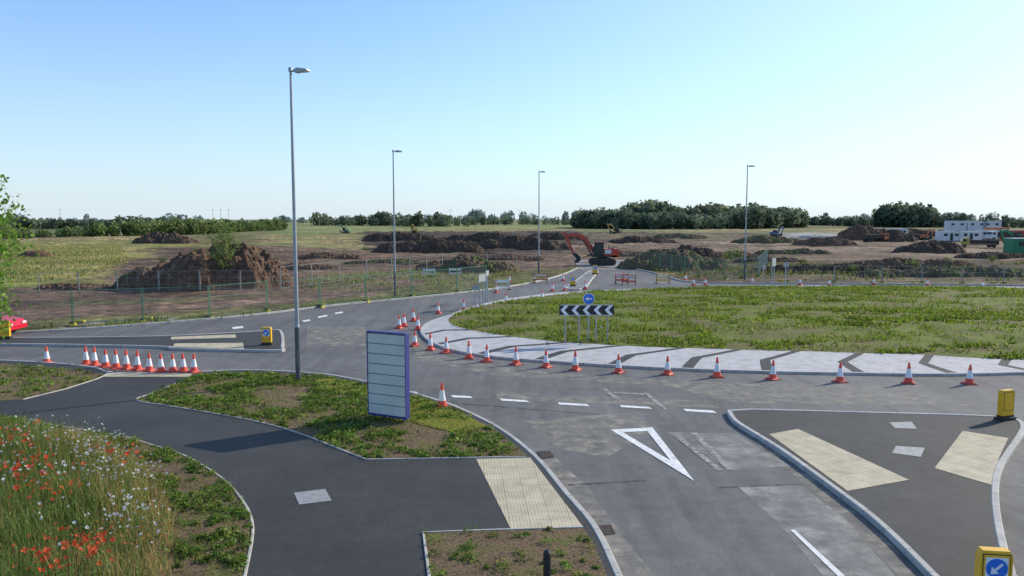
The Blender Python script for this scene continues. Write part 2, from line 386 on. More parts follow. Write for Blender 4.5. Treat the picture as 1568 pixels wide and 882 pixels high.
# ------------------------------------------------------------------ right splitter island
isR=smooth(SP([(1116,629),(1128,645),(1165,668),(1200,690),(1245,722),(1290,755),(1330,785),(1375,825),(1430,880)],ZF))
isR2=smooth(SP([(1549,880),(1534,830),(1525,780),(1524,742),(1530,715),(1545,690),(1560,668),(1566,652),(1550,641),(1480,636),(1300,631),(1150,627)],ZF),k=5)
islR=isR+[(6.9,9),(7.0,6),(8.2,6),(8.3,9)]+isR2
sheet('traffic_island',islR,ZF,'islasph'); kerb('traffic_island_kerb',offset(islR,.0,True),.15,-.02,.12,closed=True)
sheet('tactile_paving',SP([(1178,665),(1222,657),(1392,735),(1298,752)],ZF),ZF+.006,tact((1298,752),(1392,735)))
sheet('tactile_paving',SP([(1431,717),(1474,660),(1544,671),(1530,700),(1519,743)],ZF),ZF+.006,tact((1431,717),(1519,743)))
sheet('access_cover',SP([(1362,647),(1396,646),(1404,657),(1370,656)],ZF),ZF+.008,'cover')
sheet('access_cover',SP([(1372,683),(1416,686),(1410,700),(1366,694)],ZF),ZF+.008,'cover')
isL=SP([(-500,516),(0,517),(150,516),(260,514),(380,508),(422,505),(431,510),(432,530),(418,536),(270,533),(240,530),(0,526),(-500,522)],ZF)
isLs=smooth(isL,True,4)
sheet('traffic_island',isLs,ZF,'islasph'); kerb('traffic_island_kerb',isLs,.15,-.02,.12,closed=True)
sheet('tactile_paving',SP([(268,526),(372,525),(374,535),(264,531)],ZF),ZF+.006,tact((268,526),(372,525)))
sheet('tactile_paving',SP([(262,516),(360,512),(362,517),(262,520)],ZF),ZF+.006,tact((262,516),(360,512)))
isN=smooth(SP([(868,441),(884,428),(902,415),(915,414),(905,428),(893,441)],ZF),True,4)
sheet('traffic_island',isN,ZF,'siteroad'); kerb('traffic_island_kerb',isN,.15,-.02,.125,closed=True)
kerb('far_road_kerb',offset(fk,.08),.15,-.02,.12); kerb('far_road_kerb',offset(fkR,.08),.15,-.02,.12)
sheet('site_track',SP([(885,413),(962,413),(975,404),(1010,398),(880,398)]),.01,'siteroad')
# ------------------------------------------------------------------ roundabout
CX,CY=22.,48.
def polar(pts):
    A=[];R=[]
    for x,y in pts:
        A.append(math.atan2(y-CY,x-CX)%(2*math.pi)); R.append(math.hypot(x-CX,y-CY))
    o=np.argsort(A); return np.array(A)[o],np.array(R)[o]
def closedR(pts,extra,k):
    A,R=polar(pts+extra); q=np.linspace(0,2*math.pi,361)[:-1]; r=np.interp(q,A,R,period=2*math.pi)
    ker=np.hanning(k);ker/=ker.sum(); return q,np.convolve(np.concatenate([r[-k:],r,r[:k]]),ker,'same')[k:-k]
q,Ro=closedR(SP([(690,482),(662,490),(645,500),(643,508),(652,519),(668,528),(700,538),(770,548),(860,554),(1010,563),(1150,568),(1300,571),(1568,570)],.08),
   [(3,61),(12,65.5),(22,67),(34,67.5),(46,66),(54,60),(57,50),(53,40),(44,33),(32,30.3)],9)
_,Ri=closedR(SP([(700,480),(686,488),(690,497),(720,505),(760,512),(850,523),(950,529),(1100,534),(1250,538),(1400,542),(1512,549)],.2),
   [(3.5,59),(12,63.5),(22,65),(34,65.5),(45,64),(52,59),(54,50),(51,42),(43,36),(32,33.5)],7)
Ri=np.minimum(Ri,Ro-.5)
def ring(r,z): return [(CX+rr*math.cos(a),CY+rr*math.sin(a),z) for a,rr in zip(q,r)]
ro=ring(Ro-.15,.09); ri=ring(Ri,.2); n=360
mb=MB(); mb.add(ro+ri,[(i,(i+1)%n,n+(i+1)%n,n+i) for i in range(n)],'apron'); mb.obj('roundabout_apron')
kerb('roundabout_kerb',[p[:2] for p in ring(Ro-.08,0)],.18,-.02,.10,closed=True)
K=30; V=[];
for j in range(K+1):
    t=j/K
    for a,rr in zip(q,Ri):
        x=CX+rr*t*math.cos(a);y=CY+rr*t*math.sin(a)
        V.append((x,y,.2+.45*(1-t**2)+.10*noise.fractal((x*.6,y*.6,0),1,2,3)*min(1,(1-t)*8)))
fs=[(j*n+i,j*n+(i+1)%n,(j+1)*n+(i+1)%n,(j+1)*n+i) for j in range(K) for i in range(n)]
mb=MB(); mb.add(V,fs,'isgrass'); mb.obj('roundabout_grass_island',smooth=True)
def rI(a): return np.interp(a,q,Ri,period=2*math.pi)
def ap(a,t):
    ro_=np.interp(a,q,Ro,period=2*math.pi)-.17; r_i=np.interp(a,q,Ri,period=2*math.pi)+.02
    r=ro_+(r_i-ro_)*t; return Vector((CX+r*math.cos(a),CY+r*math.sin(a),.09+.11*t+.005))
mb=MB()
targets=[(668,505),(700,518),(752,532),(835,540),(942,546),(1052,549),(1163,551),(1283,552),(1403,553)]
angs=[math.atan2(S(u,v,.15)[1]-CY,S(u,v,.15)[0]-CX)%(2*math.pi) for u,v in targets]
angs+=[angs[-1]+.17*i for i in range(1,26) if angs[-1]+.17*i<angs[0]+2*math.pi-.15]
for a0 in angs:
    r0=float(np.interp(a0%(2*math.pi),q,Ro,period=2*math.pi)); w=.42; sx=.72
    for s0,s1,t0,t1 in ((sx,0,0,.5),(0,sx,.5,1)):
        P=[]; m=6
        for i in range(m+1):
            t=t0+(t1-t0)*i/m; s=s0+(s1-s0)*i/m
            P.append(ap((a0+s/r0)%(2*math.pi),t)); P.append(ap((a0+(s+w)/r0)%(2*math.pi),t))
        mb.add(P,[(2*i,2*i+1,2*i+3,2*i+2) for i in range(m)],'chev')
mb.obj('paving_chevrons')
nb=120000; a=rng.random(nb)*2*math.pi; t=np.sqrt(rng.random(nb)); r=t*rI(a)
P=np.stack([CX+r*np.cos(a),CY+r*np.sin(a)],1); keep=(P[:,0]<P[:,1]*.72+3)
dens=fbm(P[:,0]/1.3,P[:,1]/.9,50); keep&=dens>.45; keep&=(fbm(P[:,0]/7,P[:,1]/1.8,57)<.57)|(rng.random(nb)<.22)
bare=(((P[:,0]-24)/2.9)**2+((P[:,1]-37.5)/1.5)**2<1)|(((P[:,0]-19)/3)**2+((P[:,1]-43)/.7)**2<1); keep&=~(bare&(rng.random(nb)<.85))
P=P[keep]; t=t[keep]; d_=dens[keep]
c=palette(len(P),[(.17,.24,.02),(.22,.28,.03),(.12,.18,.02),(.31,.29,.07),(.19,.26,.02)])*(.35+1.15*fbm(P[:,0]/3,P[:,1]/1.3,60)[:,None])
blades('island_grass',P,.17+.45*(1-t**2),.06+.15*rng.random(len(P))*(.5+d_),.07,c)
m=P[::6]; leafobj('island_weeds',np.concatenate([m+rng.normal(size=m.shape)*.1,(.27+.45*(1-t[::6]**2)+.08*rng.random(len(m)))[:,None]],1),.08,palette(len(m),[(.14,.22,.03),(.19,.26,.04)]))
# ------------------------------------------------------------------ verge weeds
def clumps(name,poly,nc,per,rad,size,h,cs,z=ZF,thr=0):
    cc=sample(poly,nc); 
    if thr: cc=cc[fbm(cc[:,0]/1.2,cc[:,1]/1.2,91)>thr]; nc=len(cc)
    s=.3+1.0*rng.random(nc)**1.5; idx=np.repeat(np.arange(nc),per)
    off=rng.normal(size=(len(idx),2))*rad*s[idx][:,None]; P=cc[idx]+off; k=inpoly(P[:,0],P[:,1],poly); P=P[k]; idx=idx[k]; off=off[k]
    zz=z+.01+h*s[idx]*rng.random(len(P))*np.exp(-(off**2).sum(1)/(2*(rad*s[idx])**2)*.5)
    base=palette(nc,cs,.3)[idx]*(.7+.6*rng.random((len(P),1)))
    return leafobj(name,np.concatenate([P,zz[:,None]],1),size*(.6+.7*rng.random(len(P))),base)
G1=[(.13,.22,.03),(.10,.17,.025),(.17,.25,.045),(.22,.25,.05)]
DRY=[(.36,.29,.13),(.27,.24,.09),(.19,.21,.05)]
clumps('verge_weeds',verA,1500,34,.12,.042,.14,G1,thr=.38)
clumps('verge_weeds',verD,420,20,.15,.055,.14,G1,thr=.36)
clumps('verge_weeds',verB,260,40,.085,.028,.12,G1,thr=.36)
def gblades(name,poly,n,h0,h1,w,cs,thr=0):
    P=sample(poly,n)
    if thr: P=P[fbm(P[:,0]/.7,P[:,1]/.7,92)>thr]
    n=len(P); blades(name,P,ZF,h0+(h1-h0)*rng.random(n),w,palette(n,cs,.3))
gblades('verge_grass',verA,16000,.02,.09,.012,DRY+[(.14,.2,.04)],.42)
lawn=SP([(480,580),(520,582),(600,600),(660,616),(700,631),(745,655),(690,662),(640,650),(600,630),(560,610),(490,597)],ZF)
gblades('verge_lawn_grass',lawn,42000,.03,.08,.016,[(.42,.43,.09),(.33,.38,.07),(.46,.42,.14)])
gblades('verge_grass',verB,9000,.015,.06,.007,DRY,.38)
gblades('verge_grass',verD,9000,.03,.13,.016,DRY+[(.15,.22,.04)],.38)
Cin=SP([(-500,590),(-100,632),(0,650),(60,660),(140,676),(190,695),(235,730),(262,775),(270,820),(262,882)],ZF)+[(-6.3,9),(-6.5,4),(-28,4)]
strip=vCs+[(-4.7,8),(-6.3,8)]+Cin[:-3][::-1]
clumps('verge_weeds',strip,900,34,.085,.033,.13,G1,thr=.37)
gblades('verge_grass',strip,14000,.02,.09,.009,DRY,.4)
def clods(name,poly,n,s):
    P=sample(poly,n); sz=s*(.4+1.2*rng.random(n)**2); leafobj(name,np.concatenate([P,(ZF+.008+sz*.3)[:,None]],1),sz,palette(n,[(.24,.18,.12),(.15,.11,.07),(.36,.31,.24)],.3),'farleaf')
clods('soil_clods',verA,2500,.03); clods('soil_clods',verB,2000,.02); clods('soil_clods',strip,3500,.022)
# wildflower meadow
MC=[p for p in Cin[:10]]+[(-6.3,10.5),(-14,10.5),(-22,17),Cin[0]]
nM=70000; P=sample(MC,nM)
spec=fbm(P[:,0]/1.1,P[:,1]/1.1,70)
cin_s=np.array(smooth(Cin[4:10],k=8))
d=np.min(np.stack([np.hypot(P[:,0]-x,P[:,1]-y) for x,y in smooth(Cin[:10],k=5)],0),0)
dr=np.min(np.stack([np.hypot(P[:,0]-x,P[:,1]-y) for x,y in cin_s],0),0)
near=np.clip(1-dr/1.8,0,1)
hh=(.18+.55*rng.random(nM)**1.5)*(.3+1.35*spec)*np.clip(.4+d,0,1)
cg=palette(nM,[(.13,.22,.04),(.18,.26,.05),(.09,.16,.03),(.26,.29,.09)],.35)
cd=palette(nM,[(.46,.34,.15),(.40,.32,.12),(.34,.29,.11),(.50,.27,.10)],.35)
dry=(rng.random(nM)<(.14+.62*near))[:,None]
blades('wildflower_meadow_grass',P,ZF,hh,.011,np.where(dry,cd,cg),lean=.6)
nl=46000; Q=sample(MC,nl); sp2=fbm(Q[:,0]/.8,Q[:,1]/.8,70); lump=fbm(Q[:,0]/.45,Q[:,1]/.45,77); Q=Q[lump>.40]; sp2=sp2[lump>.40]; nl=len(Q)
leafobj('wildflower_foliage',np.concatenate([Q,(ZF+.05+.58*rng.random(nl)*sp2*1.3)[:,None]],1),.028,palette(nl,[(.12,.22,.035),(.17,.27,.05),(.07,.13,.03),(.2,.27,.08)],.35))
def flowers(name,cents,n,rad,size,cs,hz0,hz1,pet=5):
    ci=rng.integers(0,len(cents),n); P=np.array(cents)[ci]+rng.normal(size=(n,2))*rad
    k=inpoly(P[:,0],P[:,1],MC); P=P[k]; n=len(P); z=ZF+hz0+(hz1-hz0)*rng.random(n); V=[];Cc=[]
    col=palette(n,cs,.15)
    for i in range(n):
        tx,ty=rng.normal(size=2)*.5; nrm=Vector((tx,ty-.5,1)).normalized(); qd=nrm.to_track_quat('Z','Y'); s=size*(.7+.6*random.random())
        for j in range(pet):
            a=2*math.pi*j/pet
            for (r,da,zz) in ((.1,0,0),(.7,-.55,.15),(1,0,.35),(.7,.55,.15)):
                V.append(tuple(Vector((*P[i],z[i]))+qd@Vector((math.cos(a+da)*r*s,math.sin(a+da)*r*s,zz*s)))); Cc.append(col[i])
    V=np.array(V); return np_mesh(name,V,[np.arange(len(V)).reshape(-1,4)],np.array(Cc),M['petal'])
pc=SP([(20,710),(40,770),(120,885),(125,900),(100,895),(45,760),(190,730),(50,930),(10,700),(130,880),(65,780),(20,690),(30,740),(80,800)],ZF)
flowers('poppy_flowers',pc,250,.33,.052,[(.85,.05,.02),(.85,.13,.05)],.45,.75,4)
dc=SP([(60,700),(120,715),(30,690),(190,740),(220,790),(150,700),(100,740),(205,830),(20,760),(170,760),(215,850),(190,700)],ZF)
flowers('daisy_flowers',dc,480,.6,.03,[(.85,.85,.82),(.75,.65,.7)],.42,.75,5)
flowers('orange_flowers',SP([(225,840),(250,860),(200,700),(235,800)],ZF),60,.5,.02,[(.8,.25,.05)],.2,.45,5)
fv=fk[4:]+[(p[0]-.3,p[1]+2.6) for p in fk[4:][::-1]]
nn=9000; P=sample(fv,nn); P=P[fbm(P[:,0]/2,P[:,1]/2,5)>.45]; nn=len(P); blades('roadside_grass',P,-.03,.08+.25*rng.random(nn),.06,palette(nn,[(.22,.26,.08),(.34,.30,.13),(.15,.21,.05)]))
rg_=SP([(440,426),(760,404),(800,416),(700,440),(600,448),(430,442)]); P=sample(rg_,7000); P=P[fbm(P[:,0]/3,P[:,1]/3,5)>.45]; nn=len(P)
blades('rough_grass',P,0,(.15+.5*rng.random(nn))*fbm(P[:,0]/4,P[:,1]/4,3),.10,palette(nn,[(.2,.24,.07),(.33,.29,.14),(.14,.19,.04)]))
rg_=SP([(-60,374),(180,372),(200,400),(150,420),(60,432),(-60,440)]); P=sample(rg_,14000)
blades('rough_grass',P,0,(.15+.5*rng.random(14000))*fbm(P[:,0]/4,P[:,1]/4,3),.12,palette(14000,[(.27,.29,.07),(.40,.33,.14),(.19,.23,.05)]))
rg_=SP([(960,404),(1600,402),(1700,432),(1070,428)]); P=sample(rg_,12000); kk=fbm(P[:,0]/5,P[:,1]/3,13)>.54; P=P[kk]
blades('rough_grass',P,0,.1+.5*rng.random(len(P)),.10,palette(len(P),[(.14,.17,.05),(.24,.2,.1),(.09,.13,.03)]))
# ------------------------------------------------------------------ markings
def marks(name,quads,z,mat):
    mb=MB()
    for qd in quads:
        P=[(*S(u,v,z),z) for u,v in qd]; mb.add(P,[tuple(range(len(P)))],mat)
    return mb.obj(name)
marks('worn_road_patch',[((1022,662),(1128,664),(1168,690),(1214,714),(1120,720)),((1130,745),(1225,742),(1290,790),(1370,882),(1260,882),(1190,800))],.004,'patchl')
marks('road_dust',[((830,705),(850,700),(900,745),(960,830),(1010,890),(950,890),(905,800),(860,748)),((1140,665),(1155,668),(1290,762),(1420,885),(1380,885),(1265,770)),((640,512),(655,540),(760,560),(900,575),(1100,585),(1400,592),(1400,600),(1000,590),(760,575),(640,552),(628,515)),
  ((1010,590),(1400,600),(1500,622),(1130,618)),((470,500),(560,500),(560,530),(470,530)),((760,600),(1100,615),(1100,625),(760,612)),((800,645),(960,632),(1010,655),(930,700),(860,690))],.006,'dust')
marks('road_joint',[((870,741),(990,734.6),(990,736.5),(870,743.5)),((1100,745),(1230,740),(1230,742),(1100,747.5)),((640,612),(920,634),(920,635.5),(640,613.5))],.008,'tar')
dash=[((690,605),(720,606.5),(724,609.5),(694,608.5)),((765,610),(806,613),(811,616),(768,613.5)),((854,616),(898,618.5),(903,622),(856,619.5)),
 ((949,620),(993,623),(999,626),(951,623.5)),((1046,626),(1092,628.5),(1098,632.5),(1050,629.5)),((612,598),(638,600),(641,603),(615,601)),
 ((1210,811),(1217,811),(1294,882),(1283,882)),
 ((355,501),(372,499),(373,502),(357,504)),((462,491),(474,489),(476,491),(465,493)),((486,485),(500,482),(502,484),(488,487)),((512,479),(524,477),(526,479),(514,481))]
marks('road_markings',dash,.012,'paint')
tri=[(935,658.5),(999,655),(1063,737)]; tin=[(954,662.5),(991,660.5),(1027,706)]
o=[S(*p) for p in tri]; i_=[S(*p) for p in tin]
mb=MB(); mb.add([(*p,.012) for p in o+i_],[(0,1,4,3),(1,2,5,4),(2,0,3,5)],'paint'); mb.obj('give_way_marking')
marks('scrubbed_markings',[((922,596),(928,595),(948,609),(940,610)),((985,602),(991,601),(1022,626),(1016,627)),((1033,668),(1040,667),(1107,720),(1097,720)),((1058,663),(1066,662),(1122,718),(1113,719)),((940,600),(990,603),(990,605),(940,602))],.014,'paintw')
marks('gully_grate',[((822,691),(842,690),(849,699),(829,702)),((905,805),(935,803),(943,817),(912,820))],.016,'iron')
# ------------------------------------------------------------------ cones
mb=MB(); mb.box((0,0,.02),(.42,.42,.04),'conebase'); mb.box((0,0,.055),(.34,.34,.03),'conebase',top=.85)
pr=[(.145,.07),(.118,.22),(.064,.53),(.045,.64),(.028,.75)]
for (r0,z0),(r1,z1),k in zip(pr[:-1],pr[1:],('orange','white','orange','orange')): mb.cyl((0,0,z0),(0,0,z1),r0,r1,k,18)
co=mb.obj('traffic_cone'); cone=co.data
cl=[(72,557),(132,559),(145,560),(162,562),(178,564.5),(194,565.5),(211,567),(229,568.5),(247,570),(265,569.5),(281,569.5),(297,570),
(619,500),(633,492),(611,503),(635,530),(671,480),(710,475),(659,536),(683,540.5),(718,549),(745,554),(790,558.5),(836,562.5),(881,567),(947,571),(1022,573.5),(1098,577.5),(1183,581),(1286,585),(1391,587),(1484,588),
(677,624),(566,593),(830,459),(775,464),(846,446),(640,505),(1062,437),(1080,437),(1152,434),(1505,441),(1225,437),(1270,438),(1338,436),(818,432),(862,430),(865,445),(955,428),(1050,430),(1420,438),(780,432),(760,448),(896,443)]
for i,(u,v) in enumerate(cl):
    z=ZF if v>552 and u<310 and u>150 else 0
    if u==677: z=ZF
    x,y=S(u,v,z)
    if i==0: co.location=(x,y,z)
    else:
        c_o=place(cone,'traffic_cone',(x,y,z),random.random()*6); c_o.scale=(1,1,random.uniform(.96,1.06)); c_o.rotation_euler[0]=random.gauss(0,.015)
# ------------------------------------------------------------------ lamps
mb=MB(); mb.cyl((0,0,0),(0,0,2.0),.095,.095,'galvd',16); mb.cyl((0,0,2.0),(0,0,2.1),.095,.075,'galv',16); mb.cyl((0,0,2.1),(0,0,11.1),.075,.045,'galv',16)
mb.cyl((-.04,0,11.05),(.30,0,11.1),.03,.03,'galv',10); mb.box((0,0,11.12),(.12,.12,.14),'galv'); mb.box((0,-.095,.9),(.10,.02,.55),'galvd')
mb.prism([(.12,11.06),(.3,11.16),(.68,11.10),(.70,11.05),(.2,11.0)],-.14,.14,'galv'); mb.box((.43,0,11.025),(.42,.2,.03),'offw')
lo=mb.obj('street_lamp',(*S(457,584,ZF),ZF)); lo.rotation_euler=(0,0,-.25)
for u,v in ((605,455),(825,419),(1140,429)): place(lo.data,'street_lamp',(*S(u,v),0),-.1)
# ------------------------------------------------------------------ site board
A_=Vector(S(563,633,.25)); B_=Vector(S(622,641,.25)); dirv=(B_-A_); L=dirv.length; ang=math.atan2(dirv.y,dirv.x)
mb=MB(); h0,h1=.12,2.62; fw=.025
mb.box((fw/2,.1,(h0+h1)/2),(fw,.2,h1-h0),'navy'); mb.box((L-fw/2,.1,(h0+h1)/2),(fw,.2,h1-h0),'navy')
mb.box((L/2,.1,h1-.02),(L-2*fw,.2,.04),'navy'); mb.box((L/2,.1,h0+.03),(L-2*fw,.2,.06),'navy')
nS=8; hh_=(h1-h0-.1)/nS
for i in range(nS):
    zc=h0+.06+hh_*(i+.5); mb.box((L/2,.1,zc-.0125),(L-2*fw,.17,hh_-.025),'panel')
    if i<nS-1: mb.box((L/2,.1,zc+hh_/2-.0125),(L-2*fw,.13,.025),'groove')
for x in (.12,L-.12): mb.box((x,.1,-.05),(.07,.07,.4),'galv')
mb.obj('blank_site_sign_board',(A_.x,A_.y,ZF),ang,bevel=.006)
# ------------------------------------------------------------------ bollards
def bollard(u=None,v=None,xy=None,z=ZF,rz=0,face='arrow',s=1.0):
    mb=MB()
    mb.box((0,0,.04),(.54,.30,.08),'black'); mb.box((0,0,.44),(.46,.18,.72),'yellow')
    mb.box((0,0,.84),(.46,.18,.09),'yellow',top=.85)
    mb.box((0,0,.11),(.48,.20,.05),'black'); mb.box((0,-.091,.56),(.40,.004,.56),'dark'); 
    mb.box((0,-.095,.56),(.37,.006,.53),'yellow'); mb.box((0,.092,.45),(.30,.006,.5),'yellow')
    if face:
        mb.box((0,-.100,.62),(.32,.006,.34),'white')
        mb.cyl((0,-.103,.62),(0,-.109,.62),.155,.155,'blue',28)
        R0=mb.T.copy(); mb.T=Matrix.Translation((0,-.1115,.62))@Matrix.Rotation(math.radians(45) ,4,'Y')
        mb.add([(-.02,0,.11),(.02,0,.11),(.02,0,-.03),(.075,0,-.03),(0,0,-.125),(-.075,0,-.03),(-.02,0,-.03)],[(0,6,2,1),(5,4,3)],'white')
        mb.T=R0
    x,y=xy if xy else S(u,v,z)
    return mb.obj('illuminated_bollard',(x,y,z),rz,s,bevel=.01)
bollard(409,528,s=.95); bollard(1539,642,rz=math.radians(20),face=None,s=1.0)
bollard(xy=(7.36,11.35),rz=math.radians(-8),s=1.0)
bollard(8,519,rz=.2,face=None); bollard(877,438,s=1.0); bollard(911,420,s=1.1)
mb=MB(); mb.cyl((0,0,0),(0,0,.78),.06,.06,'black',16); mb.cyl((0,0,.78),(0,0,.83),.06,.03,'black',16); mb.cyl((0,0,.64),(0,0,.68),.066,.066,'dark',16); mb.box((0,0,.01),(.2,.2,.02),'dark')
mb.obj('black_post_bollard',(.54,11.45,ZF),smooth=False)
# ------------------------------------------------------------------ chevron sign
x,y=S(898,521,.3); mb=MB()
mb.box((0,0,1.38),(2.58,.03,.5),'black')
mb.box((0,-.017,1.62),(2.5,.006,.02),'white');mb.box((0,-.017,1.14),(2.5,.006,.02),'white')
for i in range(5):
    cx=-1.05+i*.52
    mb.add([(cx-.18,-.019,1.38),(cx+.02,-.019,1.60),(cx+.20,-.019,1.60),(cx,-.019,1.38),(cx+.2,-.019,1.16),(cx+.02,-.019,1.16)],[(0,3,2,1),(0,5,4,3)],'white')
for px in (-1.0,-.35,.45,1.0): mb.cyl((px,.04,-.3),(px,.04,1.6),.03,.03,'galv',10)
for px in (-.75,.75): mb.box((px,.5,.5),(.03,1.0,.03),'galv')
mb.obj('chevron_sign',(x,y,.35),.02)
mb=MB(); mb.cyl((0,0,-.3),(0,0,2.1),.035,.035,'galv',10); mb.cyl((0,-.05,1.9),(0,-.03,1.9),.27,.27,'white',32); mb.cyl((0,-.058,1.9),(0,-.05,1.9),.245,.245,'blue',32)
mb.add([(.15,-.061,1.93),(-.02,-.061,1.93),(-.02,-.061,2.0),(-.17,-.061,1.9),(-.02,-.061,1.8),(-.02,-.061,1.87),(.15,-.061,1.87)],[(0,6,5,1),(2,4,3)],'white')
mb.obj('keep_left_sign',(x+.1,y+.15,.35))
def backsign(u,v,posts,w,h,top,rz,name='direction_sign'):
    x,y=S(u,v); mb=MB()
    for p in posts: mb.cyl((p,0,0),(p,0,top),.045,.045,'galv',8)
    mb.box((0,-.06,top-h/2),(w,.03,h),'galv')
    for k in (.25,.75): mb.box((0,-.03,top-h*k),(w,.03,.05),'galvd')
    mb.obj(name,(x,y,0),rz)
backsign(737,472,(-.35,.35),1.3,.5,2.3,math.radians(72)); backsign(745,463,(-.3,.3),1.0,.4,2.3,math.radians(80)); backsign(728,474,(0,),.5,.3,1.6,.4)
backsign(1183,441,(-.5,.5),1.5,.7,2.6,math.radians(60)); backsign(1168,438,(0,),.5,.4,1.9,.6); backsign(1202,440,(0,),.6,.4,2.2,.5)
# ------------------------------------------------------------------ fences
def fence(pts,h=2.0,wire='fwire',post='fgreen',feet=True,step=.14,name='temporary_mesh_fence',ww=.007,pr_=.026,rail=.03):
    mb=MB(); P=[Vector((*p,0)) for p in pts]
    segs=[]
    for a,b in zip(P[:-1],P[1:]):
        n=max(1,round((b-a).length/3.5))
        for i in range(n): segs.append((a+(b-a)*i/n,a+(b-a)*(i+1)/n))
    for a,b in segs:
        d=(b-a); L=d.length; an=math.atan2(d.y,d.x); c=(a+b)/2
        for p in (a+d*.01,b-d*.01): mb.cyl((p.x,p.y,.05),(p.x,p.y,h),pr_,pr_,post,6)
        for z in (.15,h-.03): mb.box((c.x,c.y,z),(L,rail,rail),post,rz=an)
        for z in (h*.33,h*.66): mb.box((c.x,c.y,z),(L,.01,.012),wire,rz=an)
        k=int(L/step)
        for i in range(1,k):
            p=a+d*i/k; mb.box((p.x,p.y,h/2+.05),(ww,ww,h-.2),wire,rz=an)
        if feet:
            mb.box((a.x,a.y,.07),(.28,.75,.14),'fyel',rz=an,top=.85); mb.box((a.x,a.y-.15,.17),(.2,.3,.1),'black',rz=an)
            if random.random()<.5: mb.cyl((a.x,a.y,1.3),(a.x-.2,a.y+1.1,.1),.02,.02,'galv',6); mb.box((a.x-.2,a.y+1.1,.08),(.5,.25,.14),'fyel')
    return mb.obj(name)
fence(SP([(-300,512),(0,503),(112,498),(219,493),(321,488),(409,477),(490,471),(560,463),(630,455),(700,448),(745,441)]))
fence(SP([(430,444),(520,432),(600,425),(700,413),(790,410),(860,408)]),post='fwire',feet=False,step=.5,pr_=.03,rail=.022)
fence(SP([(60,450),(180,446),(430,444)]),post='fwire',feet=False,step=.7,pr_=.03,rail=.02,h=1.7)
fence(SP([(960,408),(1010,414),(1070,425),(1110,428),(1160,424),(1175,405)]),post='fgreen',step=.25,ww=.009)
fence(SP([(1205,432),(1350,433),(1600,436),(1800,440)]),post='fwire',step=.5,h=1.6,rail=.022)
def barrier(u,v,k,rz=0):
    mb=MB(); mb.box((0,0,.72),(1.3,.05,.24),k); mb.box((0,0,.32),(1.3,.05,.14),k); mb.box((0,-.03,.72),(1.2,.01,.1),'white')
    for x in (-.6,.6): mb.box((x,0,.45),(.08,.05,.9),k); mb.box((x,0,.04),(.08,.5,.08),'black')
    mb.obj('plastic_barrier',(*S(u,v),0),rz)
barrier(828,433,'orangem');barrier(952,434,'red',.2);barrier(963,436,'red',-.3);barrier(1015,434,'yellow');barrier(770,444,'offw',.4)
barrier(697,423,'offw',.2);barrier(657,424,'offw',.1)
# ------------------------------------------------------------------ mounds
def mound(u,vb,wpx,vt,mat,depth=.5,seed=0,name='soil_mound',rough=.35):
    x,y=S(u,vb); w=wpx/F*y; dp=w*depth; yc=y+dp*.5
    h=HC-(vt-335)/F*yc; nx_,ny_=120,56; V=[]
    for j in range(ny_):
        for i in range(nx_):
            a=-1+2*i/(nx_-1); b=-1+2*j/(ny_-1)
            X_=x+a*w/2; Y_=yc+b*dp*.5
            nn=noise.fractal((X_*.28+seed,Y_*.28,seed),1,2,6)
            f=max(0,1-(a*a)**1.0*1.0-(b*b)*1.0+.55*nn*(1-.3*abs(a)))
            rid=abs(noise.fractal((X_*.9+seed,Y_*.9,3),.8,2,4))
            z=h*min(1.15,f**.75)*(1-.25*rid*2*rough) if f>0 else 0
            z+=(.16*noise.fractal((X_*2.2,Y_*2.2,seed),.6,2,5))*(1 if f>0 else 0)
            ed=min(1,(1-abs(a))*6,(1-abs(b))*6); V.append((X_,Y_,z*ed-.12))
    mb=MB(); mb.add(V,[(j*nx_+i,j*nx_+i+1,(j+1)*nx_+i+1,(j+1)*nx_+i) for j in range(ny_-1) for i in range(nx_-1)],mat); mb.obj(name)
mound(348,441,200,376,'soil',.5,1); mound(258,445,200,392,'soil',.45,21); mound(305,443,230,386,'soil',.4,22); mound(215,441,120,408,'mgreen',.5,2); mound(240,374,110,356,'soild',.5,3); mound(100,444,130,431,'soil',.4,8)
mound(722,418,160,391,'mgreen',.5,4); mound(690,414,130,396,'soil',.4,44); mound(1045,414,200,384,'mgreen',.5,5); mound(1060,408,120,377,'soild',.5,6)
mound(660,386,200,366,'soild',.25,7); mound(800,381,160,362,'soild',.3,17); mound(740,372,180,357,'soild',.2,27); mound(850,368,120,355,'soild',.3,28); mound(610,370,130,355,'soild',.25,30)
mound(500,396,120,386,'soil',.3,31); mound(590,404,150,395,'mgreen',.3,32); mound(1120,394,150,385,'soil',.25,33); mound(985,372,120,361,'soild',.3,34); mound(950,392,110,383,'soil',.3,35)
mound(460,412,130,402,'soil',.3,45); mound(780,398,120,389,'soil',.3,46); mound(1180,402,140,391,'soil',.25,47)
mound(1440,388,120,369,'soild',.5,9); mound(1330,368,90,346,'soil',.5,10); mound(1375,370,90,353,'soild',.4,36); mound(1270,376,110,363,'soil',.3,37); mound(1220,390,130,379,'mgreen',.25,38)
mound(1040,366,110,357,'mgreen',.3,11); mound(1250,365,90,360,'rubble',.3,12,'rubble_heap'); mound(1545,396,140,383,'soild',.4,13)
mound(45,394,60,381,'soil',.6,15); mound(1500,425,400,407,'mgreen',.15,16); mound(1300,418,330,402,'soild',.12,18); mound(1180,372,120,361,'mgreen',.3,19)
mound(1400,362,120,350,'soild',.4,29); mound(1400,410,260,395,'soil',.14,39)
